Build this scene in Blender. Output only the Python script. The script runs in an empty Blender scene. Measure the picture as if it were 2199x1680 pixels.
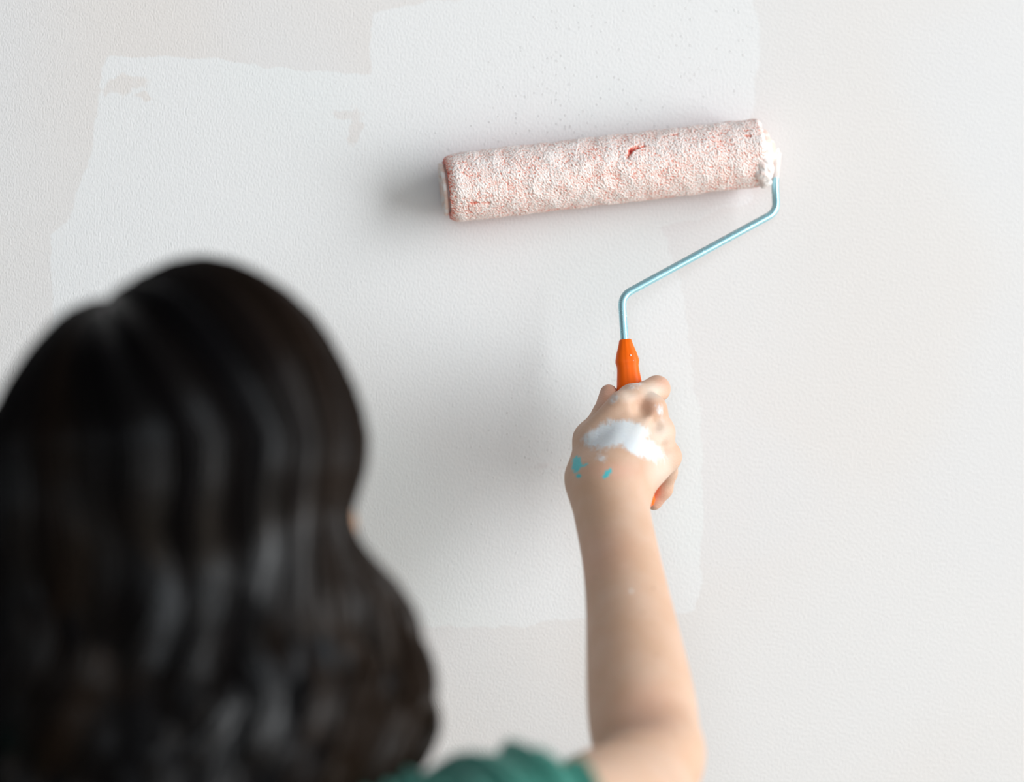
import bpy, math, random
import numpy as np
from mathutils import Vector

random.seed(7)
rng = np.random.default_rng(7)
scene = bpy.context.scene
COL = scene.collection

# ------------------------------------------------------------------ camera, light, exposure
W, H, F = 2199.0, 1680.0, 5400.0            # frame and focal length in pixels
YAW = math.radians(5.0)                     # the camera looks a little to the right of the wall's normal
DIST, CAMZ = 1.80, 1.53
FWD = np.array([math.sin(YAW), math.cos(YAW), 0.0])
RGT = np.array([math.cos(YAW), -math.sin(YAW), 0.0])
UP = np.array([0.0, 0.0, 1.0])
CAM = np.array([0.0, 0.0, CAMZ]) - FWD * DIST

cam_data = bpy.data.cameras.new('camera')
cam_data.sensor_width = 36.0
cam_data.sensor_fit = 'HORIZONTAL'
cam_data.lens = 36.0 * F / W
cam_data.clip_start = 0.05
cam_data.dof.use_dof = True
cam_data.dof.focus_distance = 1.735
cam_data.dof.aperture_fstop = 1.9
cam = bpy.data.objects.new('camera', cam_data)
COL.objects.link(cam)
cam.location = CAM
cam.rotation_euler = (math.radians(90), 0, -YAW)
scene.camera = cam

world = bpy.data.worlds.new('room_daylight')
scene.world = world
world.use_nodes = True
bg = world.node_tree.nodes['Background']
bg.inputs[0].default_value = (0.90, 0.96, 1.0, 1)
bg.inputs[1].default_value = 0.14

sun = bpy.data.lights.new('window_daylight', 'AREA')
sun.shape = 'RECTANGLE'
sun.size, sun.size_y = 5.6, 3.5
sun.energy = 435.0
sun.color = (0.945, 0.982, 1.0)
sun_o = bpy.data.objects.new('window_daylight', sun)
COL.objects.link(sun_o)
sun_o.location = (4.20, -3.00, 2.30)
sun_o.rotation_euler = Vector((-1.0, 0.0, 0.0)).to_track_quat('-Z', 'Z').to_euler()

# a smaller, cooler window far behind the camera
sky2 = bpy.data.lights.new('rear_window_daylight', 'AREA')
sky2.shape = 'RECTANGLE'
sky2.size, sky2.size_y = 1.5, 1.5
sky2.energy = 42.0
sky2.color = (0.76, 0.89, 1.0)
sky2_o = bpy.data.objects.new('rear_window_daylight', sky2)
COL.objects.link(sky2_o)
sky2_o.location = (-0.75, -6.05, 1.75)
sky2_o.rotation_euler = Vector((0.0, 1.0, 0.0)).to_track_quat('-Z', 'Z').to_euler()

vs = scene.view_settings
vs.view_transform = 'Standard'
vs.look = 'None'
vs.exposure = 0.19
vs.gamma = 1.0
vs.use_curve_mapping = False
scene.display_settings.display_device = 'sRGB'
scene.cycles.max_bounces = 6
scene.cycles.diffuse_bounces = 3
scene.cycles.glossy_bounces = 2


# ------------------------------------------------------------------ helpers
def at(px, py, y):
    """the point of the place, at distance -y from the wall, that the photograph shows at (px, py)"""
    d = FWD + RGT * ((px - W / 2) / F) + UP * ((H / 2 - py) / F)
    return CAM + d * ((y - CAM[1]) / d[1])


def mpp(p):
    """metres per pixel at a point"""
    return float(np.dot(np.asarray(p) - CAM, FWD)) / F


def link(name, verts, faces, mat=None, parent=None, smooth=True):
    me = bpy.data.meshes.new(name)
    verts = np.asarray(verts, dtype=np.float32)
    if isinstance(faces, np.ndarray):
        n, k = faces.shape
        me.vertices.add(len(verts))
        me.vertices.foreach_set('co', verts.ravel())
        me.loops.add(n * k)
        me.loops.foreach_set('vertex_index', faces.astype(np.int32).ravel())
        me.polygons.add(n)
        me.polygons.foreach_set('loop_start', np.arange(0, n * k, k, dtype=np.int32))
        me.update(calc_edges=True)
        me.validate()
    else:
        me.from_pydata([tuple(v) for v in verts], [], faces)
    if smooth:
        me.polygons.foreach_set('use_smooth', np.ones(len(me.polygons), dtype=bool))
    if mat:
        me.materials.append(mat)
    o = bpy.data.objects.new(name, me)
    COL.objects.link(o)
    if parent:
        o.parent = parent
        o.matrix_parent_inverse = parent.matrix_basis.inverted()
    return o


def empty(name, loc):
    o = bpy.data.objects.new(name, None)
    COL.objects.link(o)
    o.location = loc
    o.empty_display_size = 0.05
    return o


def tag(o, label=None, cat=None, kind=None, group=None):
    if label: o['label'] = label
    if cat: o['category'] = cat
    if kind: o['kind'] = kind
    if group: o['group'] = group
    return o


def fattr(o, name, vals):
    a = o.data.attributes.new(name, 'FLOAT', 'POINT')
    a.data.foreach_set('value', np.asarray(vals, dtype=np.float32))


def box(x0, x1, y0, y1, z0, z1):
    v = [(x, y, z) for x in (x0, x1) for y in (y0, y1) for z in (z0, z1)]
    f = [(0, 1, 3, 2), (4, 6, 7, 5), (0, 4, 5, 1), (2, 3, 7, 6), (0, 2, 6, 4), (1, 5, 7, 3)]
    return v, f


def boxes(lst):
    V, Fc = [], []
    for b in lst:
        v, f = box(*b)
        n = len(V)
        V += v
        Fc += [tuple(i + n for i in q) for q in f]
    return V, Fc


# vectorised gradient noise
_perm = np.random.default_rng(3).permutation(256)
_perm = np.concatenate([_perm, _perm, _perm])
_grad = np.random.default_rng(4).normal(size=(256, 3))
_grad /= np.linalg.norm(_grad, axis=1)[:, None]


def perlin(p):
    p = np.asarray(p, dtype=np.float64)
    i = np.floor(p).astype(int)
    f = p - i
    u = f * f * f * (f * (f * 6 - 15) + 10)
    i &= 255
    out = 0
    for dx in (0, 1):
        for dy in (0, 1):
            for dz in (0, 1):
                g = _grad[_perm[_perm[_perm[i[:, 0] + dx] + i[:, 1] + dy] + i[:, 2] + dz]]
                d = ((f - (dx, dy, dz)) * g).sum(1)
                w = (u[:, 0] if dx else 1 - u[:, 0]) * (u[:, 1] if dy else 1 - u[:, 1]) * (u[:, 2] if dz else 1 - u[:, 2])
                out = out + d * w
    return out * 1.6


# --- signed distance modelling: tapered limbs blended into one continuous surface
def cone(p, a, b, ra, rb):
    a = np.asarray(a, np.float32); b = np.asarray(b, np.float32)
    ab = b - a
    t = np.clip(((p - a) @ ab) / max(float(ab @ ab), 1e-12), 0, 1)
    return np.linalg.norm(p - a - t[:, None] * ab, axis=1) - (ra + (rb - ra) * t)


def ball(p, c, r):
    return np.linalg.norm(p - np.asarray(c, np.float32), axis=1) - r


def ellip(p, c, r, axes=None):
    q = p - np.asarray(c, np.float32)
    if axes is not None:
        q = q @ np.asarray(axes, np.float32).T
    r = np.asarray(r, np.float32)
    k0 = np.linalg.norm(q / r, axis=1)
    k1 = np.linalg.norm(q / (r * r), axis=1)
    return k0 * (k0 - 1.0) / np.maximum(k1, 1e-9)


def smin(a, b, k):
    h = np.maximum(k - np.abs(a - b), 0) / k
    return np.minimum(a, b) - h * h * k * 0.25


def smax(a, b, k):
    return -smin(-a, -b, k)


def chain(p, pts, rad, k):
    d = None
    for i in range(len(pts) - 1):
        c = cone(p, pts[i], pts[i + 1], rad[i], rad[i + 1])
        d = c if d is None else smin(d, c, k)
    return d


def mesh_sdf(fn, lo, hi, h):
    """sparse sampling of a distance field and its surface-nets mesh"""
    lo = np.asarray(lo, float); hi = np.asarray(hi, float)
    q = 4
    nb = np.ceil((hi - lo) / (h * q)).astype(int) + 1
    bc = np.stack(np.meshgrid(*[np.arange(n) for n in nb], indexing='ij'), -1).reshape(-1, 3)
    ctr = (lo + (bc * q + (q - 1) / 2) * h).astype(np.float32)
    d = fn(ctr)
    half = h * q * 0.87
    act = np.abs(d) < 1.5 * half + 1.5 * h
    base = np.where(d < 0, -1.0, 1.0).astype(np.float32).reshape(nb)
    grid = np.repeat(np.repeat(np.repeat(base, q, 0), q, 1), q, 2)
    off = np.stack(np.meshgrid(*[np.arange(q)] * 3, indexing='ij'), -1).reshape(-1, 3)
    ai = (bc[act][:, None, :] * q + off[None]).reshape(-1, 3)
    for s in range(0, len(ai), 400000):
        c = ai[s:s + 400000]
        grid[c[:, 0], c[:, 1], c[:, 2]] = fn((lo + c * h).astype(np.float32))
    sg = grid < 0
    anyin = np.zeros(np.array(grid.shape) - 1, bool)
    allin = np.ones_like(anyin)
    n = anyin.shape
    cs = [(i, j, k) for i in (0, 1) for j in (0, 1) for k in (0, 1)]
    for (i, j, k) in cs:
        v = sg[i:i + n[0], j:j + n[1], k:k + n[2]]
        anyin |= v
        allin &= v
    cell = anyin & ~allin
    ci = np.argwhere(cell)
    idx = np.full(n, -1, np.int32)
    idx[cell] = np.arange(len(ci))
    val = np.stack([grid[ci[:, 0] + a, ci[:, 1] + b, ci[:, 2] + c] for a, b, c in cs], 1)
    acc = np.zeros((len(ci), 3)); cnt = np.zeros(len(ci))
    for e0 in range(8):
        for ax in range(3):
            if cs[e0][ax] == 0:
                o = list(cs[e0]); o[ax] = 1
                e1 = cs.index(tuple(o))
                a, b = val[:, e0], val[:, e1]
                m = (a < 0) != (b < 0)
                t = np.where(m, a / np.where(m, a - b, 1), 0)
                pt = np.tile(np.array(cs[e0], float), (len(ci), 1))
                pt[:, ax] += t
                acc[m] += pt[m]; cnt[m] += 1
    verts = lo + (ci + acc / cnt[:, None]) * h
    faces = []
    for ax in range(3):
        a1, a2 = (ax + 1) % 3, (ax + 2) % 3
        s0 = [slice(None)] * 3; s1 = [slice(None)] * 3
        s0[ax] = slice(0, -1); s1[ax] = slice(1, None)
        e = np.argwhere(sg[tuple(s0)] != sg[tuple(s1)])
        ok = (e[:, a1] >= 1) & (e[:, a2] >= 1) & (e[:, a1] < n[a1]) & (e[:, a2] < n[a2]) & (e[:, ax] < n[ax])
        e = e[ok]
        inside0 = sg[e[:, 0], e[:, 1], e[:, 2]]
        quad = []
        for (o1, o2) in ((1, 1), (0, 1), (0, 0), (1, 0)):
            c = e.copy(); c[:, a1] -= o1; c[:, a2] -= o2
            quad.append(idx[c[:, 0], c[:, 1], c[:, 2]])
        qd = np.stack(quad, 1)
        qd[~inside0] = qd[~inside0][:, ::-1]
        faces.append(qd)
    return verts, np.concatenate(faces)


# --- swept tubes
def fillet(pts, rad, n=8):
    pts = [np.asarray(p, float) for p in pts]
    out = [pts[0]]
    for i in range(1, len(pts) - 1):
        a, b, c = pts[i - 1], pts[i], pts[i + 1]
        d0 = (a - b); l0 = np.linalg.norm(d0); d0 /= l0
        d1 = (c - b); l1 = np.linalg.norm(d1); d1 /= l1
        r = min(rad, l0 * .48, l1 * .48)
        p0, p1 = b + d0 * r, b + d1 * r
        for t in np.linspace(0, 1, n):
            out.append((1 - t) ** 2 * p0 + 2 * t * (1 - t) * b + t * t * p1)
    out.append(pts[-1])
    return np.array(out)


def tube(path, rads, n=16, caps=True, power=2.0, flat=1.0, up=None):
    path = np.asarray(path, float)
    m = len(path)
    rads = np.full(m, rads) if np.isscalar(rads) else np.asarray(rads)
    T = np.gradient(path, axis=0)
    T /= np.linalg.norm(T, axis=1)[:, None]
    u = np.array(up if up is not None else (0.3, -1, 0.1), float)
    V = []
    for i in range(m):
        u = u - T[i] * (u @ T[i]); u /= np.linalg.norm(u)
        w = np.cross(T[i], u)
        for k in range(n):
            a = 2 * math.pi * k / n
            ca, sa = math.cos(a), math.sin(a)
            s = (abs(ca) ** power + abs(sa) ** power) ** (-1 / power)
            V.append(path[i] + rads[i] * s * (ca * u * flat + sa * w))
    Fc = []
    for i in range(m - 1):
        for k in range(n):
            k2 = (k + 1) % n
            Fc.append((i * n + k, i * n + k2, (i + 1) * n + k2, (i + 1) * n + k))
    if caps:
        Fc.append(tuple(range(n - 1, -1, -1)))
        Fc.append(tuple((m - 1) * n + k for k in range(n)))
    return V, Fc


# ------------------------------------------------------------------ materials
class NT:
    def __init__(self, name):
        self.mat = bpy.data.materials.new(name)
        self.mat.use_nodes = True
        self.t = self.mat.node_tree
        self.bsdf = self.t.nodes['Principled BSDF']

    def node(self, typ, **kw):
        n = self.t.nodes.new(typ)
        for k, v in kw.items():
            setattr(n, k, v)
        return n

    def put(self, sock, v):
        if hasattr(v, 'is_output'):
            self.t.links.new(v, sock)
        else:
            sock.default_value = v

    def math(self, op, a, b=None, clamp=False):
        n = self.node('ShaderNodeMath', operation=op, use_clamp=clamp)
        self.put(n.inputs[0], a)
        if b is not None: self.put(n.inputs[1], b)
        return n.outputs[0]

    def vmath(self, op, a, b=None):
        n = self.node('ShaderNodeVectorMath', operation=op)
        self.put(n.inputs[0], a)
        if b is not None: self.put(n.inputs[1], b)
        return n.outputs['Value'] if op in ('DOT_PRODUCT', 'DISTANCE', 'LENGTH') else n.outputs[0]

    def obj(self):
        return self.node('ShaderNodeTexCoord').outputs['Object']

    def mapping(self, vec, scale):
        return self.vmath('MULTIPLY', vec, scale)

    def noise(self, vec, scale, detail=2.0, rough=0.5, color=False):
        n = self.node('ShaderNodeTexNoise')
        self.put(n.inputs['Vector'], vec)
        n.inputs['Scale'].default_value = scale
        n.inputs['Detail'].default_value = detail
        n.inputs['Roughness'].default_value = rough
        return n.outputs['Color'] if color else n.outputs['Fac']

    def range(self, v, a, b, c=0.0, d=1.0, smooth=True):
        n = self.node('ShaderNodeMapRange', interpolation_type='SMOOTHSTEP' if smooth else 'LINEAR')
        self.put(n.inputs[0], v)
        for i, x in enumerate((a, b, c, d)):
            n.inputs[i + 1].default_value = x
        return n.outputs[0]

    def mix(self, f, a, b):
        n = self.node('ShaderNodeMix', data_type='RGBA')
        self.put(n.inputs[0], f)
        self.put(n.inputs[6], a)
        self.put(n.inputs[7], b)
        return n.outputs[2]

    def attr(self, name):
        return self.node('ShaderNodeAttribute', attribute_name=name).outputs['Fac']

    def bump(self, h, strength, dist):
        n = self.node('ShaderNodeBump')
        self.put(n.inputs['Height'], h)
        n.inputs['Strength'].default_value = strength
        n.inputs['Distance'].default_value = dist
        self.t.links.new(n.outputs[0], self.bsdf.inputs['Normal'])

    def set(self, **kw):
        names = {'base': 'Base Color', 'rough': 'Roughness', 'metal': 'Metallic', 'spec': 'Specular IOR Level',
                 'sss': 'Subsurface Weight', 'coat': 'Coat Weight', 'sheen': 'Sheen Weight'}
        for k, v in kw.items():
            self.put(self.bsdf.inputs[names[k]], v)
        return self


def srgb(r, g, b):
    def f(c):
        c /= 255.0
        return c / 12.92 if c <= 0.04045 else ((c + 0.055) / 1.055) ** 2.4
    return (f(r), f(g), f(b), 1.0)


def wall_material():
    m = NT('painted_wall')
    co = m.obj()
    edge = m.math('MULTIPLY', m.math('SUBTRACT', m.noise(co, 210.0, 2, .6), .5), .0035)
    mask = m.range(m.math('ADD', m.attr('patch'), edge), .0009, -.0009)
    base = m.mix(m.attr('mottle_warm'), (.764, .752, .746, 1), (.757, .722, .698, 1))
    base = m.mix(m.math('MULTIPLY', m.attr('mottle_cool'), .7), base, (.752, .748, .752, 1))
    fresh = m.mix(m.attr('mottle_cool'), (.793, .793, .792, 1), (.780, .795, .792, 1))
    m.set(base=m.mix(mask, base, fresh), rough=.58, spec=.22)
    # stipple left by the nap: finer on the old coat, upright on the fresh one
    pm = m.attr('patch_soft')
    s1 = m.noise(m.mapping(co, (1.0, 1.0, .38)), 980.0, 1.5, .55)
    s2 = m.noise(m.mapping(co, (1.0, 1.0, .55)), 980.0, 1.0, .5)
    hgt = m.math('ADD', m.math('MULTIPLY', s1, m.math('ADD', m.math('MULTIPLY', pm, .75), .25)),
                 m.math('MULTIPLY', s2, m.math('SUBTRACT', 1.0, m.math('MULTIPLY', pm, .6))))
    # dried paint grains
    vo = m.node('ShaderNodeTexVoronoi')
    vo.voronoi_dimensions = '2D'
    sx = m.node('ShaderNodeSeparateXYZ'); m.put(sx.inputs[0], co)
    cx = m.node('ShaderNodeCombineXYZ'); m.put(cx.inputs[0], sx.outputs[0]); m.put(cx.inputs[1], sx.outputs[2])
    m.put(vo.inputs['Vector'], cx.outputs[0])
    vo.inputs['Scale'].default_value = 310.0
    rnd = m.node('ShaderNodeSeparateColor')
    m.t.links.new(vo.outputs['Color'], rnd.inputs[0])
    amp = m.math('MAXIMUM', m.math('SUBTRACT', rnd.outputs[0], m.attr('grain_level')), 0.0)
    g = m.math('MULTIPLY', m.range(vo.outputs['Distance'], .0, .21, 1.0, 0.0), m.math('MINIMUM', m.math('MULTIPLY', amp, 40.0), 2.6))
    hgt = m.math('ADD', hgt, g)
    m.bump(hgt, .75, .00052)
    return m.mat


def simple(name, base, rough=.5, **kw):
    m = NT(name)
    m.set(base=base, rough=rough, **kw)
    return m.mat


# ------------------------------------------------------------------ the setting
def build_wall():
    """front face as a grid, fine where the painting goes on; the coats are stored per vertex"""
    gx = np.concatenate([np.linspace(-2.6, -.62, 12), np.linspace(-.6, .6, 401), np.linspace(.62, 4.30, 12)])
    gz = np.concatenate([np.linspace(0, 1.10, 8), np.linspace(1.12, 1.92, 267), np.linspace(1.94, 4.2, 8)])
    X, Z = np.meshgrid(gx, gz, indexing='ij')
    nx, nz = X.shape
    X, Z = X.ravel(), Z.ravel()
    Q = np.stack([X, X * 0, Z], 1)
    wx = X + .010 * perlin(Q * 11 + 2) + .0030 * perlin(Q * 55 + 8) + .0016 * perlin(Q * 140 + 21)
    wz = Z + .007 * perlin(Q * 11 + 31) + .0028 * perlin(Q * 55 + 17) + .0012 * perlin(Q * 140 + 4)
    polys = [
        [(212, 122), (460, 132), (830, 166), (830, 720), (95, 720), (165, 420)],
        [(160, 470), (820, 470), (820, 1349), (90, 1349), (98, 640), (112, 505)],
        [(794, 26), (960, -8), (1619, -60), (1616, 200), (1612, 430), (1300, 520), (790, 520)],
        [(780, 420), (1425, 480), (1478, 600), (1484, 760), (1498, 1130), (1500, 1312), (1260, 1334), (1000, 1350), (780, 1356)],
    ]
    U = np.full(X.shape, 9.0)
    for poly in polys:
        P = [at(x, y, 0)[[0, 2]] for x, y in poly]
        c = sum(P) / len(P)
        d = np.full(X.shape, -9.0)
        for i in range(len(P)):
            a, b = P[i], P[(i + 1) % len(P)]
            e = b - a
            nrm = np.array([e[1], -e[0]]); nrm /= np.linalg.norm(nrm)
            if nrm @ (c - a) > 0: nrm = -nrm
            d = np.maximum(d, (wx - a[0]) * nrm[0] + (wz - a[1]) * nrm[1])
        U = np.minimum(U, d)
    soft = 1 / (1 + np.exp(np.clip(U / .004, -30, 30)))
    # spots the roller missed
    for (x, y, sx, sy) in ((275, 190, 44, 17), (305, 208, 22, 9), (768, 280, 18, 36), (738, 247, 24, 8), (1165, 1005, 30, 6)):
        q = at(x, y, 0)
        k = mpp(q)
        r = np.hypot((wx - q[0]) / (sx * k), (wz - q[2]) / (sy * k)) + .9 * perlin(Q * 95 + 3) + .45 * perlin(Q * 210)
        U = np.maximum(U, (1 - r) * .004)
    st = lambda v, a, b: np.clip((v - a) / (b - a), 0, 1) ** 2 * (3 - 2 * np.clip((v - a) / (b - a), 0, 1))
    warm = st(perlin(Q * 5 + 6), -.35, .45)
    ul = at(330, 130, 0)
    warm = np.clip(.55 * warm + .75 * np.exp(-(((X - ul[0]) / .22) ** 2 + ((Z - ul[2]) / .13) ** 2)), 0, 1)
    cool = st(perlin(Q * 6.5 + 50), -.1, .5)
    # grains gather where the roller has just passed
    rc = at(1290, 260, 0); hc = at(1180, 960, 0); tc = at(1420, 80, 0)
    near = np.exp(-(((X - rc[0]) / .12) ** 2 + ((Z - rc[2]) / .035) ** 2)) + .8 * np.exp(-(((X - hc[0]) / .06) ** 2 + ((Z - hc[2]) / .06) ** 2)) \
        + .7 * np.exp(-(((X - tc[0]) / .08) ** 2 + ((Z - tc[2]) / .05) ** 2))
    grain = 1.005 - soft * (.032 + .17 * near) * (.75 + .5 * perlin(Q * 14))
    front = np.stack([X, X * 0, Z], 1)
    back = front + (0, .12, 0)
    i = np.arange(nx - 1)[:, None] * nz
    k = np.arange(nz - 1)[None]
    q = np.stack([i + k, i + nz + k, i + nz + k + 1, i + k + 1], -1).reshape(-1, 4)
    n0 = nx * nz
    cor = np.array([[-2.6, 0, 0], [4.30, 0, 0], [4.30, 0, 4.2], [-2.6, 0, 4.2], [-2.6, .12, 0], [4.30, .12, 0], [4.30, .12, 4.2], [-2.6, .12, 4.2]])
    bx = np.array([[4, 7, 6, 5], [0, 4, 5, 1], [2, 6, 7, 3], [0, 3, 7, 4], [1, 5, 6, 2]]) + n0
    o = link('wall_back', np.concatenate([front, cor]), np.concatenate([q, bx]), wall_material(), smooth=False)
    for nm, v in (('patch', U), ('patch_soft', soft), ('mottle_warm', warm), ('mottle_cool', cool), ('grain_level', grain)):
        fattr(o, nm, np.concatenate([v, np.full(8, v[0])]))
    return o


wall = build_wall()
tag(wall, 'off-white interior wall with uneven patches of fresh white paint', None, 'structure')

mf = NT('floor_boards')
fco = mf.obj()
mf.set(base=mf.mix(mf.noise(mf.mapping(fco, (1, 12, 1)), 3.0, 3), (.34, .26, .19, 1), (.46, .36, .27, 1)), rough=.5)
floor = link('floor', *box(-2.6, 4.30, -6.3, 0.0, -0.08, 0.0), mf.mat, smooth=False)
tag(floor, 'wooden floor below the wall being painted', None, 'structure')

mp = NT('side_wall_paint')
mp.set(base=mp.mix(mp.noise(mp.obj(), 4.0, 2), (.72, .70, .68, 1), (.76, .74, .72, 1)), rough=.65)
# the window wall on the right, with the opening the daylight comes through
WX, WY0, WY1, WZ0, WZ1 = 4.30, -5.85, -0.15, 0.50, 4.08
rw = link('wall_right', *boxes([
    (WX, WX + .12, -6.3, WY0, 0, 4.2), (WX, WX + .12, WY1, 0.12, 0, 4.2),
    (WX, WX + .12, WY0, WY1, 0, WZ0), (WX, WX + .12, WY0, WY1, WZ1, 4.2)]), mp.mat, smooth=False)
tag(rw, 'pale side wall with a window opening', None, 'structure')
wf = simple('window_paint', (.8, .8, .79, 1), .4)
wn = link('window_1', *boxes([
    (WX + .02, WX + .08, WY0, WY0 + .05, WZ0, WZ1), (WX + .02, WX + .08, WY1 - .05, WY1, WZ0, WZ1),
    (WX + .02, WX + .08, WY0 + .05, WY1 - .05, WZ0, WZ0 + .05), (WX + .02, WX + .08, WY0 + .05, WY1 - .05, WZ1 - .05, WZ1)]), wf, smooth=False)
tag(wn, 'white window frame in the side wall', None, 'structure')


fw = link('wall_front', *boxes([
    (-2.6, -1.55, -6.3, -6.18, 0, 4.2), (.05, WX, -6.3, -6.18, 0, 4.2), (-1.55, .05, -6.3, -6.18, 0, .95), (-1.55, .05, -6.3, -6.18, 2.55, 4.2)]),
    mp.mat, smooth=False)
tag(fw, 'pale wall behind the camera with a window opening', None, 'structure')
w2 = link('window_2', *boxes([
    (-1.55, -1.5, -6.26, -6.2, .95, 2.55), (0.0, .05, -6.26, -6.2, .95, 2.55), (-1.5, 0.0, -6.26, -6.2, .95, 1.0), (-1.5, 0.0, -6.26, -6.2, 2.5, 2.55)]),
    wf, smooth=False)
tag(w2, 'white window frame in the wall behind the camera', None, 'structure')


# ------------------------------------------------------------------ paint roller
AX_Y = -0.0245
RL = at(960, 405.5, AX_Y)
RR = at(1634, 327, AX_Y)
R_S = 0.0240
roller = empty('paint_roller', tuple(at(1373, 1085, -.066)))
tag(roller, 'orange-handled paint roller with a pink napped sleeve pressed on the wall', 'paint roller')

ax = RR - RL
LEN = np.linalg.norm(ax)
ax /= LEN
a_up = UP - ax * (UP @ ax); a_up /= np.linalg.norm(a_up)
a_out = np.cross(a_up, ax)                       # towards the room
if a_out[1] > 0: a_out = -a_out


def sleeve_material():
    m = NT('paint_soaked_nap')
    co = m.obj()
    cav = m.attr('cavity')
    big = m.noise(co, 60, 3, .6)
    fine = m.noise(co, 1500, 2, .6)
    v = m.math('ADD', cav, m.math('MULTIPLY', m.math('SUBTRACT', big, .5), .40))
    v = m.math('ADD', v, m.math('MULTIPLY', m.math('SUBTRACT', fine, .5), .45))
    c1 = m.mix(m.range(v, -.20, .20), (.80, .22, .155, 1), (.88, .63, .56, 1))
    c2 = m.mix(m.range(v, .14, .50), c1, (.90, .825, .795, 1))
    c3 = m.mix(m.range(v, -.60, -.20), (.55, .055, .045, 1), c2)
    m.set(base=c3, rough=.5, spec=.35)
    m.bump(fine, .5, .0005)
    return m.mat


def build_sleeve():
    nl, nc = 620, 420
    L = np.linspace(0, LEN, nl)
    A = np.linspace(0, 2 * math.pi, nc, endpoint=False)
    LL, AA = np.meshgrid(L, A, indexing='ij')
    LL, AA = LL.ravel(), AA.ravel()
    ca, sa = np.cos(AA), np.sin(AA)
    P0 = np.stack([LL, R_S * ca, R_S * sa], 1)
    sl = P0.copy(); sl[:, 0] += .35 * R_S * AA * 0 + .0
    # fibres lean, so the grain is stretched along a slanted direction
    sk = np.stack([P0[:, 0] + .6 * R_S * (AA - math.pi), P0[:, 1], P0[:, 2]], 1)
    n1 = perlin(P0 * 800 + 11)
    n2 = perlin(P0 * 1300 + 5)
    n3 = perlin(P0 * 90 + 3)
    n4 = perlin(np.stack([sk[:, 0] * 1000, P0[:, 1] * 560, P0[:, 2] * 560], 1))
    ridge = -np.abs(perlin(P0 * 60 + 40))
    crack = np.clip(1 - np.abs(perlin(P0 * np.array([55, 70, 70]) + 77)) / .05, 0, 1) * np.clip(perlin(P0 * 38 + 9) * 3 - .75, 0, 1)
    hgt = .42 * n1 + .34 * n2 + .36 * n4
    cav = .34 + .95 * hgt + .16 * n3 - .25 * crack
    # torn crease towards the right, as in the nap
    def gouge(px, py, dx, dy, w, depth):
        q = at(px, py, AX_Y - R_S)
        dlt = q - RL
        l0 = dlt @ ax
        b0 = math.atan2(dlt @ a_up, dlt @ a_out)
        s = mpp(q)
        l1, u1 = dx * s, -dy * s
        pl, pb = LL - l0, (((AA - b0 + math.pi) % (2 * math.pi)) - math.pi) * R_S
        wob = .0012 * perlin(P0 * 330) + .0007 * perlin(P0 * 800)
        e = math.hypot(l1, u1)
        t = np.clip((pl * l1 + pb * u1) / e ** 2, -.5, .5)
        dd = np.hypot(pl - t * l1, pb - t * u1) + wob
        return depth * np.clip(1 - dd / w, 0, 1)
    go = gouge(1352, 327, 10, -18, .0020, 1.0) + gouge(1362, 314, 18, -8, .0017, .8) + gouge(1378, 309, 14, -3, .0011, .7) + gouge(1032, 445, 44, 6, .0014, .7) + gouge(1440, 263, 30, -6, .0012, .6) \
        + gouge(1605, 285, 12, 4, .0012, .8) + gouge(1604, 267, 12, 2, .0012, .8)
    cav -= .95 * go * (.70 + .9 * n1 + .6 * n4)
    r = R_S + .0008 * hgt + .0007 * n3 + .0009 * ridge - .0003 * crack - .0012 * go + .0004
    # rounded ends, the right one ragged
    de = np.minimum(LL, LEN - LL)
    rnd = np.where(LL < LEN / 2, .010, .004)
    tt = np.clip(1 - de / rnd, 0, 1)
    r = r - .0032 * tt ** 2.2
    x = LL + np.where(LL > LEN - .02, (.0016 * perlin(P0 * 160 + 20) + .0012 * np.clip(sa, 0, 1)) * np.clip((LL - LEN + .02) / .02, 0, 1), 0)
    x += np.where(LL < .004, .0006 * perlin(P0 * 300), 0)
    cav -= .45 * np.clip(1 - LL / .006, 0, 1)
    cav -= .75 * np.clip(.30 - ca, 0, 1)          # less paint sticks on the side turned to the wall
    V = RL + x[:, None] * ax + (r * ca)[:, None] * a_out + (r * sa)[:, None] * a_up
    i = np.arange(nl - 1)[:, None] * nc
    k = np.arange(nc)[None]
    k2 = (k + 1) % nc
    Fq = np.stack([i + k, i + k2, i + nc + k2, i + nc + k], -1).reshape(-1, 4)
    # end faces of the sleeve down to the core
    extra, ecav, ef = [], [], []
    nv = len(V)
    for side, (row, xx) in enumerate(((0, .0005), (nl - 1, LEN - .0005))):
        prev = row * nc + np.arange(nc)
        for j, rr in enumerate((.0185, .0165)):
            ring = RL + ax * xx + rr * (np.cos(A)[:, None] * a_out + np.sin(A)[:, None] * a_up)
            extra.append(ring); ecav.append(np.full(nc, -.1 if j == 0 else -.25))
            cur = nv + np.arange(nc); nv += nc
            q = np.stack([prev, np.roll(prev, -1), np.roll(cur, -1), cur], 1)
            ef.append(q if side else q[:, ::-1])
            prev = cur
    V = np.concatenate([V] + extra)
    cav = np.concatenate([cav] + ecav)
    Fq = np.concatenate([Fq] + ef)
    # orientation outwards
    o = link('sleeve', V, Fq[:, ::-1], sleeve_material(), roller)
    fattr(o, 'cavity', cav)
    tag(o, 'pink nap caked with white paint')
    return o


build_sleeve()

plastic = NT('roller_cap_plastic')
plastic.set(base=plastic.mix(plastic.range(plastic.noise(plastic.obj(), 160, 3), .42, .6), (.80, .62, .54, 1), (.86, .82, .79, 1)), rough=.45)


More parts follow.
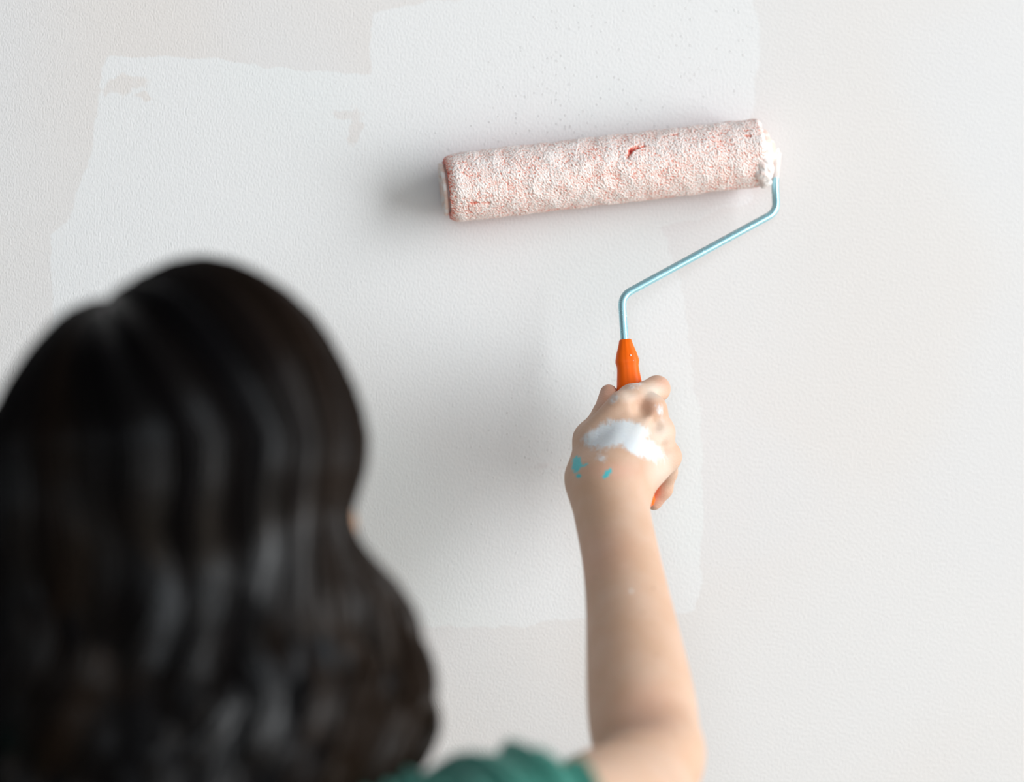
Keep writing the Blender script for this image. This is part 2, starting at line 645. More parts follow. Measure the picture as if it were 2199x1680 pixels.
def lathe(profile, origin, axis, e1, e2, n=48):
    V, Fc = [], []
    for (x, r) in profile:
        for k in range(n):
            a = 2 * math.pi * k / n
            V.append(origin + axis * x + r * (math.cos(a) * e1 + math.sin(a) * e2))
    for i in range(len(profile) - 1):
        for k in range(n):
            k2 = (k + 1) % n
            Fc.append((i * n + k, i * n + k2, (i + 1) * n + k2, (i + 1) * n + k))
    return V, Fc


capL = [(.006, .0005), (.006, .0168), (-.0010, .0170), (-.0012, .0184), (-.0016, .0189), (-.0034, .0188), (-.0040, .0180),
        (-.0038, .0150), (-.0020, .0135), (-.0020, .0060), (-.0036, .0052), (-.0038, .0002)]
tag(link('end_cap', *lathe(capL, RL, ax, a_out, a_up), plastic.mat, roller), 'white plastic end cap')
capR = [(-.006, .0005), (-.006, .0163), (.0015, .0166), (.0045, .0160), (.0058, .0140), (.0066, .0090), (.0095, .0075), (.0100, .0003)]
tag(link('end_cap', *lathe(capR, RR, ax, a_out, a_up), plastic.mat, roller), 'paint-smeared plastic end cap')

# wet paint gathered on the right end of the nap
wet = NT('wet_white_paint')
wet.set(base=wet.mix(wet.range(wet.noise(wet.obj(), 250, 3, .6), .4, .62), (.83, .79, .77, 1), (.84, .70, .65, 1)), rough=.42, spec=.35)
gl_c = at(1638, 352, AX_Y - .0185)


def glob_sdf(p):
    d = None
    for (px, py, y, r) in ((1630, 300, -.0145, .0040), (1635, 318, -.0165, .0048), (1639, 335, -.0195, .0054), (1641, 354, -.0205, .0058), (1643, 374, -.0175, .0058),
                           (1642, 390, -.0105, .0050), (1646, 362, -.0135, .0050), (1632, 348, -.0220, .0042), (1632, 372, -.0195, .0042)):
        c = ball(p, at(px, py, AX_Y + y + .004), r)
        d = c if d is None else smin(d, c, .004)
    return d - .0007 * perlin(p * 300) - .0004 * perlin(p * 700)


v, f = mesh_sdf(glob_sdf, gl_c - (.022, .022, .030), gl_c + (.022, .03, .030), .0006)
tag(link('paint_glob', v, f, wet.mat, roller), 'thick wet white paint on the end of the nap')

# bent wire frame
wp = [RR - ax * .01, RR + ax * .0115 + np.array([0, 0, 0]), at(1664, 398, -.0262), at(1668, 455, -.032), at(1335, 636, -.054), at(1341, 732, -.058),
      at(1346, 790, -.0593)]
path = fillet(wp, .0075, 9)
steel = NT('blue_zinc_steel')
sco = steel.obj()
scr = steel.range(steel.noise(steel.mapping(sco, (1, 1, 1)), 240, 3, .7), .56, .66)
tint = steel.noise(sco, 90, 2, .5)
sbase = steel.mix(tint, (.34, .66, .76, 1), (.44, .73, .81, 1))
spk = steel.range(steel.noise(sco, 700, 2, .6), .70, .74)
steel.set(base=steel.mix(spk, steel.mix(steel.math('MULTIPLY', scr, .35), sbase, (.5, .78, .84, 1)), (.8, .85, .87, 1)),
          metal=.6, rough=steel.range(scr, 0, 1, .22, .40))
tag(link('wire_frame', *tube(path, .00275, 20), steel.mat, roller), 'bent blue-tinted steel wire frame')
cp = fillet([RR + ax * .004, RR + ax * .0115, at(1664, 398, -.0262)], .0065, 9)
cpn = np.linspace(0, 1, len(cp))
tag(link('paint_coat', *tube(cp, .0031 + .0005 * np.sin(cpn * 17), 18), wet.mat, roller), 'white paint covering the top of the wire')

# handle
HT, HB = at(1342.5, 729, -.058), at(1377, 1090, -.066)
hax = HB - HT
HL = np.linalg.norm(hax); hax /= HL
prof = [(0.0, .0001), (0.0, .0036), (.0006, .0043), (.004, .0051), (.0095, .0070), (.0140, .0081), (.0158, .0083), (.0172, .0080), (.0190, .0076), (.0215, .0077),
        (.0270, .0083), (.034, .0092), (.042, .0101), (.055, .0110), (.070, .0117), (.085, .0114), (.098, .0104), (.106, .0098), (HL - .004, .0102),
        (HL - .001, .0090), (HL, .0070), (HL, .0001)]
h1 = RGT - hax * (RGT @ hax); h1 /= np.linalg.norm(h1)
h2 = np.cross(hax, h1)
if h2 @ FWD > 0: h2 = -h2                       # towards the camera
orange = NT('orange_plastic')
orange.set(base=(1.0, .145, .002, 1), rough=.42, spec=.22)
orange.bump(orange.noise(orange.obj(), 500, 2), .05, .0004)
n = 40
V, Fc = [], []
for (x, r) in prof:
    for k in range(n):
        a = 2 * math.pi * k / n
        ca, sa = math.cos(a), math.sin(a)
        pw = 2.7
        s = (abs(ca) ** pw + abs(sa) ** pw) ** (-1 / pw)
        rid = .0003 * max(0, 1 - abs(((a - math.pi / 2 + math.pi) % (2 * math.pi)) - math.pi) / .12)
        r *= 1.0
        V.append(HT + hax * x + (r * s * ca) * h1 + (r * s * .92 + rid) * sa * h2)
for i in range(len(prof) - 1):
    for k in range(n):
        k2 = (k + 1) % n
        Fc.append((i * n + k, (i + 1) * n + k, (i + 1) * n + k2, i * n + k2))
tag(link('handle', V, Fc, orange.mat, roller), 'orange plastic handle')
for (px, py, sx, sz) in ((1354, 763.5, .0007, .0009), (1359.5, 774.5, .0007, .0006)):
    s0 = (at(px, py, -.058) - HT) @ hax
    q = at(px, py, HT[1] + s0 * hax[1] - .0062)
    th = np.linspace(0, math.pi, 7)
    V, Fc = [], []
    for a in th:
        for k in range(10):
            b = 2 * math.pi * k / 10
            V.append(q + RGT * sx * math.sin(a) * math.cos(b) - FWD * .0016 * math.cos(a) + UP * sz * math.sin(a) * math.sin(b))
    for i in range(6):
        for k in range(10):
            Fc.append((i * 10 + k, i * 10 + (k + 1) % 10, (i + 1) * 10 + (k + 1) % 10, (i + 1) * 10 + k))
    link('paint_speck', V, Fc, wet.mat, roller)


# ------------------------------------------------------------------ person
# forearm and upper arm joints: (px, py, distance from wall, half width in px)
FA = [(1308, 1062, -.122, 80), (1316, 1110, -.136, 81), (1327, 1170, -.155, 82), (1340, 1240, -.177, 86), (1352, 1310, -.198, 93),
      (1363, 1400, -.224, 104), (1375, 1500, -.252, 116), (1384, 1565, -.268, 117), (1390, 1625, -.280, 104)]
_t = np.arange(len(FA), dtype=float)
_tt = np.linspace(0, len(FA) - 1, 34)
_c = [np.polyval(np.polyfit(_t, np.array([f[i] for f in FA]), 5), _tt) for i in range(4)]
FAp = [at(a, b, c) for a, b, c in zip(*_c[:3])]
FAr = [r * mpp(p) for p, r in zip(FAp, _c[3])]
U0, U1, U2 = at(1396, 1655, -.285), at(1312, 1772, -.390), at(1140, 1818, -.480)


armdir = (U1 - U2) / np.linalg.norm(U1 - U2)


def hpt(py, off, out):
    """a point beside the handle: py picks the height, off to the right and out towards the camera, in metres"""
    s = (py - 729) / (1090 - 729) * HL
    return HT + hax * s + h1 * off + h2 * out


def hang(py, r, deg):
    a = math.radians(deg)
    return hpt(py, r * math.cos(a), r * math.sin(a))


FING = [
    # mcp, pip, dip, tip joints and their radii
    ([hpt(866, -.0005, .0330), hpt(843, .0180, .0105), hang(846, .0195, -52), hang(852, .0175, -122)], [.0098, .0088, .0078, .0068]),
    ([hpt(890, .0110, .0345), hpt(897, .0140, .0050), hang(900, .0205, -62), hang(905, .0190, -130)], [.0100, .0090, .0080, .0070]),
    ([hpt(938, .0155, .0310), hpt(950, .0175, .0010), hang(955, .0205, -62), hang(958, .0190, -130)], [.0098, .0086, .0076, .0067]),
    ([hpt(990, .0195, .0240), hpt(1020, .0195, .0000), hpt(1054, .0165, -.0080), hpt(1080, .0098, -.0110)], [.0090, .0076, .0068, .0060]),
]
WR = at(1305, 1058, -.121)
CMC = [at(1288, 1040, -.120), at(1308, 1040, -.122), at(1328, 1042, -.120), at(1350, 1050, -.114)]
TH = [at(1262, 1022, -.108), at(1272, 945, -.088), hpt(888, -.0195, .0130), hpt(841, -.0150, .0010)]
THr = [.0135, .0122, .0086, .0062]


def arm_sdf(p):
    d = chain(p, FAp, FAr, .0006)
    # the elbow bone and the bend into the upper arm
    ua = chain(p, [U0, U1, U2], [.0295, .0390, .0365], .02)
    d = smin(d, ua, .005)
    d = smin(d, ball(p, at(1440, 1610, -.300), .0175), .02)
    # palm
    pm = None
    for (mc, fg, r0) in zip(CMC, FING, (.0155, .0160, .0155, .0150)):
        c = cone(p, mc, fg[0][0] - FWD * -.001, r0, fg[1][0] + .0004)
        pm = c if pm is None else smin(pm, c, .010)
    # flesh between the palm and the handle, ball of the thumb, heel of the hand
    pm = smin(pm, cone(p, hpt(905, -.004, .024), hpt(1000, .004, .025), .0110, .0120), .010)
    th = chain(p, TH[:3], THr[:3], .006)
    pm = smin(pm, th, .010)
    pm = smin(pm, cone(p, TH[0], FING[0][0][0], .012, .006), .010)
    pm = smin(pm, cone(p, at(1272, 935, -.102), at(1333, 866, -.103), .0085, .0080), .008)
    d = smin(d, pm, .014)
    # knuckles and tendons
    for (mc, fg) in zip(CMC, FING):
        k = fg[0][0] - FWD * .0050 + UP * .001
        d = smin(d, ball(p, k, .0064), .006)
        d = smin(d, cone(p, k, mc - FWD * .010, .0030, .0040), .0065)
    for i in range(3):
        q = (FING[i][0][0] + FING[i + 1][0][0]) / 2 - FWD * .0150 - UP * .002
        d = smax(d, -ball(p, q, (.0046, .0018, .0018)[i]), .007)
    d = smin(d, cone(p, TH[2], TH[3], THr[2], THr[3]), .003)
    fs = None
    for pts, rad in FING:
        c = chain(p, pts, rad, .003)
        fs = c if fs is None else smin(fs, c, .0012)
    d = smin(d, fs, .0045)
    return d


allp = np.array(FAp + [U0, U1, U2] + TH + [q for f in FING for q in f[0]])
lo = allp.min(0) - .055
hi = allp.max(0) + .055
hi[1] = -.004
av, af = mesh_sdf(arm_sdf, lo, hi, .00135)

# head and the rest of the body
HC = at(405, 985, -.432)                        # centre of the skull
HY = math.radians(-24)                          # the face is turned a little to the right
hx = np.array([math.cos(HY), math.sin(HY), 0]); hy = np.array([-math.sin(HY), math.cos(HY), 0]); hz = UP
HAX = np.stack([hx, hy, hz])


def hp(x, y, z):
    return HC + hx * x + hy * y + hz * z


NB = at(415, 1690, -.470)
SR, SLp = U2, at(-340, 1960, -.500)
PEL = np.array([NB[0] + .005, NB[1] - .01, .86])
LE, LW = SLp + (-.045, .01, -.27), SLp + (-.03, .09, -.49)


def torso(p, grow=0.0):
    q = p.copy(); q[:, 1] = (q[:, 1] - NB[1]) * 1.45 + NB[1]
    s = lambda c: np.array([c[0], (c[1] - NB[1]) * 1.45 + NB[1], c[2]])
    mid = (SR + SLp) / 2
    d = cone(q, s(mid + (.105, 0, -.075)), s(PEL + (.065, 0, .30)), .075, .070)
    d = smin(d, cone(q, s(mid + (-.105, 0, -.075)), s(PEL + (-.065, 0, .30)), .075, .070), .06)
    d = smin(d, cone(q, s(PEL + (0, 0, .32)), s(PEL + (0, 0, .18)), .115, .115), .06)
    d = smin(d, cone(q, s(PEL + (.05, 0, .02)), s(PEL + (-.05, 0, .02)), .115, .115), .08)
    d = smin(d, chain(p, [NB + (.015, 0, -.040), SR + (-.03, 0, -.012)], [.034, .040], .02), .04)
    d = smin(d, chain(p, [NB + (-.015, 0, -.035), SLp + (.03, 0, -.004)], [.034, .046], .02), .04)
    return d - grow


def body_sdf(p):
    d = ellip(p, hp(0, -.004, .003), (.075, .088, .088), HAX)
    d = smin(d, ellip(p, hp(0, .030, -.062), (.058, .062, .062), HAX), .03)
    d = smin(d, ball(p, hp(0, .072, -.108), .017), .03)
    for s in (-1, 1):
        d = smin(d, ball(p, hp(s * .047, .062, -.040), .024), .02)         # cheeks
        d = smin(d, ellip(p, hp(s * .080, .002, -.020), (.009, .017, .031), HAX), .006)   # ears
        d = smax(d, -ball(p, hp(s * .031, .094, .000), .015), .012)        # eye sockets
        d = smin(d, ball(p, hp(s * .031, .0640, .000), .0138), .004)       # lids, opened by a slit
        d = smax(d, -ellip(p, hp(s * .031, .080, -.001), (.0125, .012, .0046), HAX), .002)
        d = smin(d, cone(p, hp(s * .015, .087, .020), hp(s * .045, .074, .018), .005, .005), .016)
    d = smin(d, cone(p, hp(0, .090, .004), hp(0, .106, -.030), .007, .010), .010)         # nose
    for s in (-1, 1):
        d = smin(d, ball(p, hp(s * .010, .098, -.034), .007), .006)
    d = smin(d, cone(p, hp(-.017, .0895, -.058), hp(.017, .0895, -.058), .0055, .0055), .006)  # lips
    d = smin(d, cone(p, hp(-.014, .0895, -.0685), hp(.014, .0895, -.0685), .0062, .0062), .003)
    d = smax(d, -cone(p, hp(-.020, .0965, -.0632), hp(.020, .0965, -.0632), .0022, .0022), .002)
    d = smin(d, cone(p, hp(0, -.015, -.07), NB + (0, 0, -.02), .050, .056), .03)
    d = smin(d, torso(p, -.004), .03)
    la = chain(p, [SLp, LE, LW], [.047, .038, .026], .02)
    d = smin(d, la, .02)
    hd = cone(p, LW, LW + (.006, .035, -.075), .022, .020)
    for i, x in enumerate((-.03, -.01, .01, .028)):
        b = LW + np.array([.006, .036 + x, -.075])
        hd = smin(hd, chain(p, [b, b + (.004, .004, -.035), b + (.014, .004, -.062)], [.0095, .0085, .007], .004), .003)
    hd = smin(hd, chain(p, [LW + (.01, .02, -.02), LW + (.018, .07, -.055), LW + (.02, .078, -.085)], [.014, .0105, .008], .004), .006)
    d = smin(d, hd, .012)
    d = smin(d, cone(p, U2 - armdir * .03, U2, .038, .036), .02)
    for s in (-1, 1):
        d = smin(d, chain(p, [PEL + (s * .085, 0, -.02), PEL + (s * .085, .02, -.40), PEL + (s * .085, -.01, -.79)], [.078, .052, .034], .03), .03)
    return d


blo = np.array([SLp[0] - .16, HC[1] - .18, .02])
bhi = np.array([SR[0] + .12, HC[1] + .22, HC[2] + .14])
bv, bf = mesh_sdf(body_sdf, blo, bhi, .0032)

person = empty('person', (PEL[0], PEL[1], 0.0))
tag(person, 'person with long dark wavy hair in a green top, raising the paint roller', 'person')


def skin_material():
    m = NT('skin')
    co = m.obj()
    blotch = m.noise(co, 38, 3, .55)
    base = m.mix(m.range(blotch, .3, .7), (.608, .380, .255, 1), (.655, .438, .318, 1))
    base = m.mix(m.math('MULTIPLY', m.attr('flush'), .55), base, (.70, .33, .245, 1))
    # small moles on the forearm
    for (px, py, y, r) in ((1402, 1263, -.215, .0010), (1378, 1315, -.235, .0009), (1406, 1406, -.262, .0011), (1275, 1240, -.19, .0010),
                           (1427, 1395, -.25, .0008)):
        q = at(px, py, y)
        dv = m.vmath('LENGTH', m.vmath('MULTIPLY', m.vmath('SUBTRACT', co, tuple(q)), (1, .08, 1)))
        base = m.mix(m.math('MULTIPLY', m.range(dv, .45 * r, 1.3 * r, 1, 0), .55), base, (.30, .13, .08, 1))
    q = at(1356, 1270, -.225)
    dv = m.vmath('LENGTH', m.vmath('MULTIPLY', m.vmath('SUBTRACT', co, tuple(q)), (1, .08, 1)))
    base = m.mix(m.range(dv, .0005, .0013, 1, 0), base, (.85, .83, .80, 1))
    # paint smeared over the back of the hand, and a lit skin tone
    fib = m.noise(m.mapping(co, (1.5, 1.0, .6)), 380, 3, .7)
    mid = m.noise(co, 130, 3, .6)
    wv = m.math('ADD', m.attr('white_paint'), m.math('MULTIPLY', m.math('SUBTRACT', fib, .5), 1.0))
    wv = m.math('ADD', wv, m.math('MULTIPLY', m.math('SUBTRACT', mid, .5), .8))
    wm = m.range(wv, .22, .85)
    c = m.mix(m.math('MULTIPLY', wm, .96), base, (.70, .745, .78, 1))
    c = m.mix(m.math('MULTIPLY', m.attr('paint_lit_wash'), .48), c, (.80, .77, .70, 1))  # thin paint, plus the lit paleness of the finger side painted into the colour
    tv = m.math('ADD', m.attr('teal_paint'), m.math('MULTIPLY', m.math('SUBTRACT', fib, .5), 1.6))
    tm = m.range(tv, .42, .58)
    c = m.mix(tm, c, (.10, .56, .60, 1))
    m.set(base=c, rough=m.range(wm, 0, 1, .50, .55), spec=.45, sss=.12)
    m.bsdf.inputs['Subsurface Radius'].default_value = (1.0, .35, .2)
    m.bsdf.inputs['Subsurface Scale'].default_value = .004
    cre = m.noise(m.mapping(co, (.55, 1.0, 2.0)), 520, 4, .65)
    m.bump(m.math('ADD', cre, m.math('MULTIPLY', wm, .6)), .45, .0008)
    return m.mat


skin = skin_material()
nv = len(av)
bodyV = np.concatenate([av, bv])
bodyF = np.concatenate([af, bf + nv])
body = link('body', bodyV, bodyF, skin, person)
tag(body, 'bare forearm raised with a fist closed on the orange handle')


def blob(cx, cy, y, rx, ry, rot=0.0):
    q = at(cx, cy, y)
    s = mpp(q)
    d = bodyV - q
    x = d @ RGT / s; z = -(d @ UP) / s
    c, sn = math.cos(math.radians(rot)), math.sin(math.radians(rot))
    u, v = x * c + z * sn, -x * sn + z * c
    r = np.sqrt((u / rx) ** 2 + (v / ry) ** 2 + ((d @ FWD) / .035) ** 2)
    return np.clip(1.6 - r, 0, 1.2)


def mx(lst):
    return np.max(np.stack(lst), 0)


fattr(body, 'white_paint', mx([
    blob(1310, 935, -.112, 52, 24, -14), blob(1372, 958, -.115, 58, 20, 24), blob(1345, 925, -.112, 46, 20, 10),
    .50 * blob(1362, 826, -.095, 24, 10, -15), .40 * blob(1418, 885, -.105, 10, 24, -20),
    .5 * blob(1318, 858, -.10, 10, 15, 35), .55 * blob(1290, 985, -.12, 14, 10, 30)]))
fattr(body, 'paint_lit_wash', np.clip(mx([
    .7 * blob(1418, 935, -.11, 26, 30, 40), .75 * blob(1415, 1005, -.105, 30, 34, 0), .8 * blob(1402, 840, -.09, 24, 16, 0), .6 * blob(1385, 925, -.115, 30, 22, 0),
    .5 * blob(1345, 850, -.105, 20, 12, 0)]), 0, 1))
fattr(body, 'teal_paint', mx([
    blob(1238, 998, -.118, 9, 16, 12), .9 * blob(1241, 1021, -.12, 6, 5, 0), .75 * blob(1256, 998, -.122, 11, 2.5, -22), blob(1303, 1016, -.135, 12, 5.5, -45)]))
fattr(body, 'flush', mx([
    .45 * blob(1395, 872, -.10, 22, 16, 30), .5 * blob(1425, 822, -.08, 20, 16, 0), .6 * blob(1300, 850, -.07, 26, 40, 0),
    .5 * blob(1320, 1010, -.13, 50, 16, 0), .6 * blob(1310, 1210, -.16, 60, 60, 0), .5 * blob(1390, 1540, -.28, 60, 60, 0),
    .6 * blob(1415, 1070, -.06, 20, 30, 0)]))

# eyes and thumb nail
eyem = simple('eye_white', (.8, .78, .76, 1), .2)
irism = simple('iris', (.03, .015, .01, 1), .15)


def sphere(c, r, n=16, m=10):
    V = [c + np.array((r * math.sin(a) * math.cos(b), r * math.sin(a) * math.sin(b), r * math.cos(a)))
         for a in np.linspace(1e-3, math.pi - 1e-3, m) for b in np.linspace(0, 2 * math.pi, n, endpoint=False)]
    Fc = [(i * n + k, (i + 1) * n + k, (i + 1) * n + (k + 1) % n, i * n + (k + 1) % n) for i in range(m - 1) for k in range(n)]
    return V, Fc


for s in (-1, 1):
    e = link('eye', *sphere(hp(s * .031, .0640, .000), .0126), eyem, person)
    link('iris', *sphere(hp(s * .031, .0720, .000), .0052), irism, e)


# ---- green top with gathered sleeves
fabric = NT('green_jersey')
fabric.set(base=fabric.mix(fabric.noise(fabric.obj(), 30, 3), (.055, .275, .215, 1), (.075, .335, .270, 1)), rough=.7, spec=.25, sheen=.25)
fabric.bump(fabric.noise(fabric.mapping(fabric.obj(), (1, 1, 3)), 260, 2), .2, .001)
hem_c = U2 + armdir * .002


dl0 = (LE - SLp) / np.linalg.norm(LE - SLp)


def pleats(p):
    # soft rings of gathered cloth running round the shoulder and the sleeve
    s = (p - U2) @ armdir
    lat = (p - NB) @ RGT
    ph = lat * 0.75 + s * 0.65
    wob = .0035 * perlin(p * 22.0)
    return ph + wob


def shirt_sdf(p):
    d = torso(p, .009)
    d = smin(d, chain(p, [SR, U2, U1, U1 + armdir * .02], [.0455, .0455, .0460, .046], .02), .02)
    d = smin(d, chain(p, [SLp + (.02, 0, 0), SLp + dl0 * .085], [.056, .052], .02), .03)
    d = smax(d, np.where(p[:, 0] < SLp[0] + .055, (p - SLp.astype(np.float32)) @ dl0.astype(np.float32) - .10, -1.0), .004)
    cov = np.minimum(body_sdf(p), chain(p, [U1, U2], [.0390, .0365], .02)) - .0085
    dl = ((LE - SLp) / np.linalg.norm(LE - SLp)).astype(np.float32)
    left = np.where(p[:, 0] < SLp[0] + .055, (p - SLp.astype(np.float32)) @ dl - .10, -1.0)
    cov = smax(smax(cov, p[:, 2] - (NB[2] + .015), .004), left, .004)
    d = smin(d, cov, .012)
    ph = pleats(p)
    amp = np.clip(((p - NB) @ RGT - .05) / .05, 0, 1)
    d = d + amp * (.0042 * np.sin(ph * 2 * math.pi / .0155) + .0022 * np.sin(ph * 2 * math.pi / .034 + 1.0))
    d = d + .0035 * perlin(p * 14.0) * (1 - amp)
    d = smax(d, (p - hem_c) @ armdir.astype(np.float32), .004)
    d = smax(d, -cone(p, NB + (0, .02, .10), NB + (0, .015, -.01), .09, .072), .006)
    d = smax(d, PEL[2] + .03 - p[:, 2], .01)
    return d


slo = np.array([SLp[0] - .12, NB[1] - .17, PEL[2]])
shi = np.array([U1[0] + .10, U1[1] + .10, SR[2] + .12])
sv, sf = mesh_sdf(shirt_sdf, slo, shi, .0030)
tag(link('shirt', sv, sf, fabric.mat, person), 'green top with gathered short sleeves')

denim = NT('dark_denim')
denim.set(base=denim.mix(denim.noise(denim.obj(), 300, 2), (.02, .03, .06, 1), (.04, .055, .10, 1)), rough=.8)


def trouser_sdf(p):
    d = None
    for s in (-1, 1):
        c = chain(p, [PEL + (s * .080, 0, -.02), PEL + (s * .085, .02, -.40), PEL + (s * .085, -.01, -.77)], [.094, .072, .056], .03)
        d = c if d is None else smin(d, c, .02)
    d = smin(d, torso(p, .006), .02)
    d = smax(d, p[:, 2] - (PEL[2] + .06), .006)
    return smax(d, .075 - p[:, 2], .004)


tv, tf = mesh_sdf(trouser_sdf, PEL + (-.22, -.16, -.83), PEL + (.22, .16, .10), .006)
link('trousers', tv, tf, denim.mat, person)
shoe_m = simple('shoe_canvas', (.55, .53, .50, 1), .8)
for s in (-1, 1):
    a0 = np.array([PEL[0] + s * .085, PEL[1] - .02, 0])

    def shoe_sdf(p, a0=a0):
        d = chain(p, [a0 + (0, 0, .040), a0 + (0, .11, .036), a0 + (0, .19, .030)], [.038, .040, .034], .02)
        d = smin(d, cone(p, a0 + (0, -.005, .05), a0 + (0, 0, .095), .036, .034), .02)
        return smax(d, .001 - p[:, 2], .004)
    v, f = mesh_sdf(shoe_sdf, a0 + (-.07, -.08, -.01), a0 + (.07, .26, .15), .004)
    link('shoe', v, f, shoe_m, person)


# ---- hair
HCX, HCY = 385.0, 930.0
HO = at(HCX, HCY, -.440)
HS = mpp(HO)                                     # metres per pixel-unit of the outline
TOW = -FWD                                       # towards the back of the head
out_th = np.radians([-2, 8, 20, 36, 52, 68, 83, 97, 108, 114, 117.5, 122, 132.7, 144, 157, 171, 180, 184])
out_r = np.array([400, 391, 378, 379, 381, 384, 380, 359, 341, 327, 321, 333, 347, 352, 364, 390, 425, 428.])
yr = np.array([0, 70, 130, 170, 215, 270, 330, 390, 470, 550, 630, 690, 750, 900, 1100.])
xr = np.array([400, 397, 382, 372, 376, 412, 468, 508, 538, 555, 556, 530, 500, 470, 430.])
yl = np.array([0, 100, 300, 500, 700, 900, 1100.])
xl = np.array([425, 440, 450, 470, 500, 490, 440.])
yd = np.array([0, 150, 270, 420, 600, 800, 1100.])
db = np.array([385, 370, 330, 320, 350, 380, 360.])
df = np.array([300, 260, 190, 150, 130, 120, 110.])


def polar(cosp, sinp, a, b):
    return 1.0 / np.sqrt((cosp / a) ** 2 + (sinp / b) ** 2)


def hair_path(phi, s, root_psi, tu, ys):
    """outline coordinates (right, up, back) of one strand from the parting to its end"""
    th0 = math.radians(117)
    rd = np.array([math.cos(root_psi) * math.cos(th0), math.cos(root_psi) * math.sin(th0), math.sin(root_psi)])
    ed = np.array([math.cos(phi), 0.0, math.sin(phi)])
    om = math.acos(max(-1, min(1, rd @ ed)))
    D = (np.sin((1 - tu) * om)[:, None] * rd + np.sin(tu * om)[:, None] * ed) / math.sin(om)
    th = np.arctan2(D[:, 1], D[:, 0])
    Rp = np.interp(th, out_th, out_r)
    cp = np.hypot(D[:, 0], D[:, 1])
    dep = np.where(D[:, 2] > 0, 385.0, 300.0)
    top = D * (s * polar(cp, D[:, 2], Rp, dep))[:, None]
    c, sn = math.cos(phi), math.sin(phi)
    a = np.interp(ys, yr, xr) if c > 0 else np.interp(ys, yl, xl)
    b = np.interp(ys, yd, db) if sn > 0 else np.interp(ys, yd, df)
    r = s * polar(c, sn, a, b)
    low = np.stack([r * c, -ys, r * sn], 1)
    return np.concatenate([top, low[1:]])


def to_world(P):
    return HO + (P[:, 0:1] * RGT + P[:, 1:2] * UP + P[:, 2:3] * TOW) * HS


def root_for(phi):
    d = abs(math.degrees(phi) - 100)
    return math.radians(np.interp(d, [0, 40, 80, 130], [28, 8, -25, -55]))


def hair_material():
    m = NT('dark_brown_hair')
    t = m.attr('warmth')
    base = m.mix(t, (.0036, .0036, .0044, 1), (.046, .025, .012, 1))
    m.set(base=base, rough=.24, spec=m.attr('gloss'))
    return m.mat


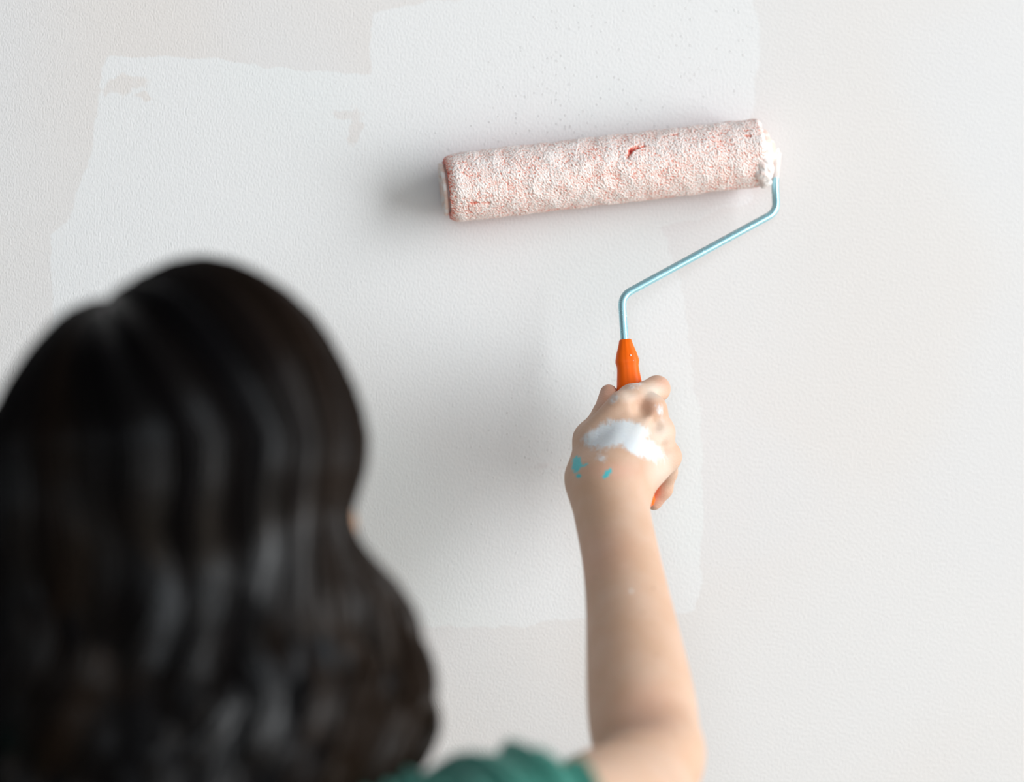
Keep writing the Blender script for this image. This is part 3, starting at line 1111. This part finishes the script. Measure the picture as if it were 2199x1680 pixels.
def build_hair():
    tu = np.linspace(0.02, 1, 14)
    Vs, Fs, Wm, Gl = [], [], [], []
    nv = 0
    # underlying mass
    phis = np.radians(np.linspace(-38, 218, 120))
    ys = np.linspace(0, 1080, 46)
    G = []
    for ph in phis:
        P = hair_path(ph, .945, root_for(ph), np.linspace(0.0, 1, 20), ys)
        cl = .012 * math.sin(ph * 23) + .010 * math.sin(ph * 41 + 1)
        fade = np.clip((np.arange(len(P)) - 16) / 20, 0, 1)
        P[:, [0, 2]] *= (1 + cl * fade)[:, None]
        G.append(to_world(P))
    G = np.array(G)
    na, nb = G.shape[:2]
    inner = HO + (G - HO) * np.array([.84, .84, .90])
    inner[:, :, 2] = G[:, :, 2] * .98 + HO[2] * .02
    V = np.concatenate([G.reshape(-1, 3), inner.reshape(-1, 3)])
    i = np.arange(na - 1)[:, None] * nb
    k = np.arange(nb - 1)[None]
    q = np.stack([i + k, i + k + 1, i + nb + k + 1, i + nb + k], -1).reshape(-1, 4)
    o = na * nb
    rim = []
    for k in range(nb - 1):
        rim.append((k, o + k, o + k + 1, k + 1))
        e = (na - 1) * nb
        rim.append((e + k, e + k + 1, o + e + k + 1, o + e + k))
    for i in range(na - 1):
        rim.append((i * nb + nb - 1, o + i * nb + nb - 1, o + (i + 1) * nb + nb - 1, (i + 1) * nb + nb - 1))
    Vs.append(V); Fs.append(np.concatenate([q, q[:, ::-1] + o, np.array(rim)])); Wm.append(np.zeros(len(V))); Gl.append(np.full(len(V), .08))
    nv = len(V)
    # locks of strands
    NL, NS = 150, 30
    nys = 34
    m = len(tu) + nys - 1
    ringn = 3
    ang = np.arange(ringn) * 2 * math.pi / ringn
    gk = [(random.uniform(5, 14), random.uniform(0, 6.28)) for _ in range(3)]
    for li in range(NL):
        pc = math.radians(-34 + 248 * (li + .5 * random.random()) / NL)
        sc = random.uniform(.925, 1.0)
        wl = random.uniform(250, 380)
        ph0 = 2.2 * math.sin(pc * 3.1) + random.uniform(-.7, .7)
        am = random.uniform(.6, 1.25)
        warm_l = max(0, random.gauss(.02, .07))
        if abs(math.degrees(pc) - 118) < 9: warm_l += .30
        if math.degrees(pc) < 40: warm_l += .28
        gl = sum(math.sin(pc * a * 2 + b) for a, b in gk) / 3
        gl = max(0.0, min(1.0, .42 + .95 * gl)) ** 1.6
        end = random.uniform(900, 1090)
        ys = np.linspace(0, end, nys)
        rows = np.concatenate([np.zeros(len(tu)), ys[1:]])
        grow = np.clip((rows - 20) / 520, 0, 1) ** 1.1
        for _ in range(NS):
            ph = pc + random.gauss(0, 1) * math.radians(1.9)
            s = sc + random.uniform(-.022, .018)
            P = hair_path(ph, s, root_for(ph) + random.uniform(-.03, .03), tu, ys)
            jit = random.uniform(-.35, .35)
            w = np.sin(rows * 2 * math.pi / wl + ph0 + jit)
            w2 = np.cos(rows * 2 * math.pi / wl + ph0 + jit)
            rad = np.stack([P[:, 0], P[:, 2]], 1)
            rn = np.linalg.norm(rad, axis=1)[:, None] + 1e-6
            rad = rad / rn
            A = 40 * am * grow
            P[:, 0] += -rad[:, 1] * w * A + rad[:, 0] * (w2 * .45 - .35) * A
            P[:, 2] += rad[:, 0] * w * A + rad[:, 1] * (w2 * .45 - .35) * A
            C = to_world(P)
            T = np.gradient(C, axis=0)
            T /= np.linalg.norm(T, axis=1)[:, None]
            nrm = C - HO; nrm[:, 2] *= .2
            u = nrm - T * (nrm * T).sum(1)[:, None]
            u /= np.linalg.norm(u, axis=1)[:, None] + 1e-9
            wv = np.cross(T, u)
            rr = random.uniform(.0006, .0011) * np.interp(np.arange(m), [0, 3, m - 8, m - 1], [.5, 1, 1, .15])
            ring = C[:, None] + rr[:, None, None] * (np.cos(ang)[None, :, None] * u[:, None] + np.sin(ang)[None, :, None] * wv[:, None])
            Vs.append(ring.reshape(-1, 3))
            i = np.arange(m - 1)[:, None] * ringn
            k = np.arange(ringn)[None]
            k2 = (k + 1) % ringn
            Fs.append(np.stack([i + k, i + k2, i + ringn + k2, i + ringn + k], -1).reshape(-1, 4) + nv)
            wr = warm_l * np.clip(rows / 400, .6, 1) + random.uniform(0, .05)
            Wm.append(np.repeat(np.clip(wr, 0, 1), ringn))
            Gl.append(np.repeat((.05 + .75 * gl) * np.interp(rows, [0, 40, 160, 420, 560, 1000], [.30, .50, 1.0, .75, .65, .7]), ringn))
            nv += m * ringn
    o = link('hair', np.concatenate(Vs), np.concatenate(Fs), hair_material(), person)
    fattr(o, 'warmth', np.concatenate(Wm))
    fattr(o, 'gloss', np.concatenate(Gl))
    tag(o, 'long wavy dark brown hair parted at the crown')
    return o


build_hair()
